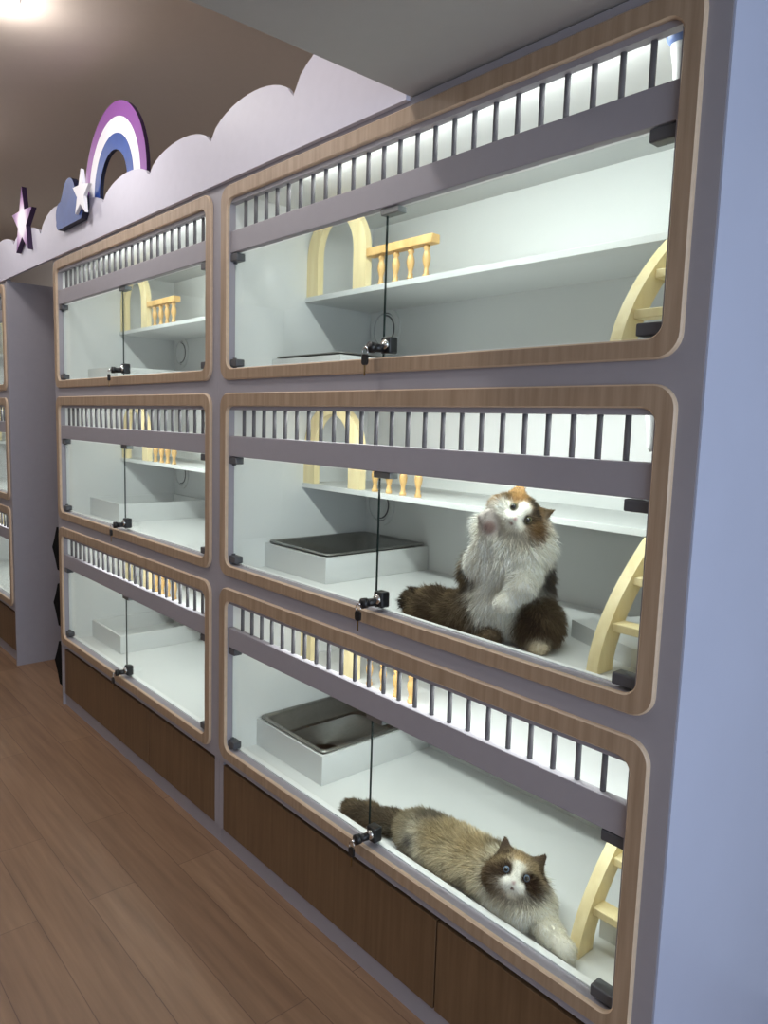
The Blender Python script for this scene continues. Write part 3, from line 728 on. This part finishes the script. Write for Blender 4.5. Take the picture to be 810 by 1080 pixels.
B.paint += [((.95, .14, f1+.10), .06, Tn, .03), ((1.05, .14, f1+.105), .05, (190, 172, 138), .03), ((.88, .18, f1+.09), .05, Gr, .03), ((1.10, .19, f1+.09), .035, (132, 120, 100), .025), ((.885, .075, f1+.060), .018, (120, 116, 112), .012),
            ((1.08, .075, f1+.02), .03, (150, 142, 128), .025), (P1(-.022, .006, .040), .017, (58, 44, 36), .008), (P1(.025, -.002, .040), .021, (48, 38, 32), .007), (P1(-.024, .002, .040), .019, (54, 42, 35), .007),
            (P1(.036, -.012, .030), .016, (66, 50, 42), .010), (P1(-.037, -.008, .028), .014, (84, 66, 54), .010), (P1(0, .032, .030), .013, (190, 166, 130), .010),
            (P1(0, .018, .046), .0075, (246, 242, 232), .003), (P1(0, .002, .052), .0095, (246, 242, 232), .003), (P1(-.012, -.017, .052), .014, (246, 242, 234), .004), (P1(.012, -.018, .052), .014, (246, 242, 234), .004),
            (P1(-.022, .0045, .047), .010, (40, 32, 28), .003), (P1(.022, .0045, .047), .010, (40, 32, 28), .003), (P1(0, -.0125, .058), .005, (190, 136, 130), .002), (P1(0, -.024, .055), .0035, (140, 110, 100), .002),
            (P1(-.030, .030, .012), .012, (60, 50, 44), .006), (P1(.044, .020, .004), .018, (46, 38, 33), .008), (P1(-.046, .020, .004), .014, (58, 48, 41), .008), (P1(.042, .050, .008), .008, (140, 122, 108), .004), (P1(-.048, .012, 0), .012, (70, 60, 52), .008)]
B.lenp += [(P1(0, -.005, .05), .030, .0055)]
bald1 = [(P1(.0215*sx, .0045, .0475), .0105) for sx in (-1, 1)]+[(P1(0, -.0125, .060), .006)]
cat1 = B.build('cat', f1, 'cream and brown long-haired cat lying down with dark mask and blue eyes', 62000, (P1(0, -.012, .055), .085), bald1)
add_eyes(cat1, P1, fr1, 1.10, (98, 114, 134), ex=.0215, pr=.60, er=.0074)

# ------------------------------------------------------------------ ceiling downlights
def downlight(x, y, label, p):
    r = empty('ceiling_downlight', (x, y, CEIL_Z)); tag(r, label, 'ceiling light', 'round ceiling downlights')
    m = MB(); n = 32
    L = [(.075, 0), (.075, -.008), (.058, -.010), (.055, -.002)]
    vs = [(rr*math.cos(2*PI*k/n), rr*math.sin(2*PI*k/n), z) for rr, z in L for k in range(n)]
    m.add(vs, [[i*n+k, i*n+(k+1) % n, (i+1)*n+(k+1) % n, (i+1)*n+k] for i in range(3) for k in range(n)], 0, True); m.build('trim_ring', ALU, r)
    MB().lathe([(.054, -.003), (.052, -.012), (.042, -.024), (.022, -.031), (.006, -.033)], n=32).build('diffuser', LAMP, r)
    area('lamp', (0, 0, -.045), (0, 0, -1), .11, .11, p*.75, (1., .98, .97), r, 'DISK')
    l = bpy.data.lights.new('lamp_glow', 'POINT'); l.energy = p*.9; l.color = (1., .97, .94); l.shadow_soft_size = .06
    o = bpy.data.objects.new('lamp_glow', l); COL.objects.link(o); o.parent = r; o.location = (0, 0, -.09)
DL = [(-.70, -.46, 'bright round ceiling downlight above the rainbow', 5.5), (.60, -.62, 'round ceiling downlight left of the soffit', 3.8), (-2.1, -.6, 'round ceiling downlight before the doorway gap', 5),
      (-3.5, -.6, 'round ceiling downlight at the far left of the room', 5), (-.7, -1.62, 'round ceiling downlight over the middle of the room', 4), (.62, -1.62, 'round ceiling downlight in front of the soffit', 2.2), (-2.1, -1.62, 'round ceiling downlight farther out before the doorway gap', 4)]
for d in DL: downlight(*d)

# ------------------------------------------------------------------ world, camera, view
wd = bpy.data.worlds.new('World'); S.world = wd; wd.use_nodes = True
wd.node_tree.nodes['Background'].inputs[0].default_value = (.6, .75, 1, 1); wd.node_tree.nodes['Background'].inputs[1].default_value = .8
yaw, pit, rol = [math.radians(a) for a in (48.47490871, -6.80077971, 1.764672)]
ca, sa, cb, sb, cc, sc = math.cos(yaw), math.sin(yaw), math.cos(pit), math.sin(pit), math.cos(rol), math.sin(rol)
fwd = Vector((-sa*cb, ca*cb, sb)); right = Vector((ca, sa, 0)); upv = right.cross(fwd)
r2 = right*cc+upv*sc; u2 = upv*cc-right*sc
cam = bpy.data.cameras.new('Camera'); co = bpy.data.objects.new('Camera', cam); COL.objects.link(co)
M = Matrix((r2, u2, -fwd)).transposed().to_4x4(); M.translation = Vector(CAM); co.matrix_world = M
cam.sensor_fit = 'VERTICAL'; cam.sensor_height = 24; cam.lens = 779.1/1080*24; cam.clip_start = .02
S.camera = co
S.view_settings.view_transform = 'Standard'; S.view_settings.look = 'None'; S.view_settings.gamma = 1; S.view_settings.use_curve_mapping = False
S.view_settings.exposure = 0.0
S.cycles.use_denoising = True
S.cycles.max_bounces = 10; S.cycles.diffuse_bounces = 5; S.cycles.transparent_max_bounces = 24; S.cycles.sample_clamp_indirect = 4
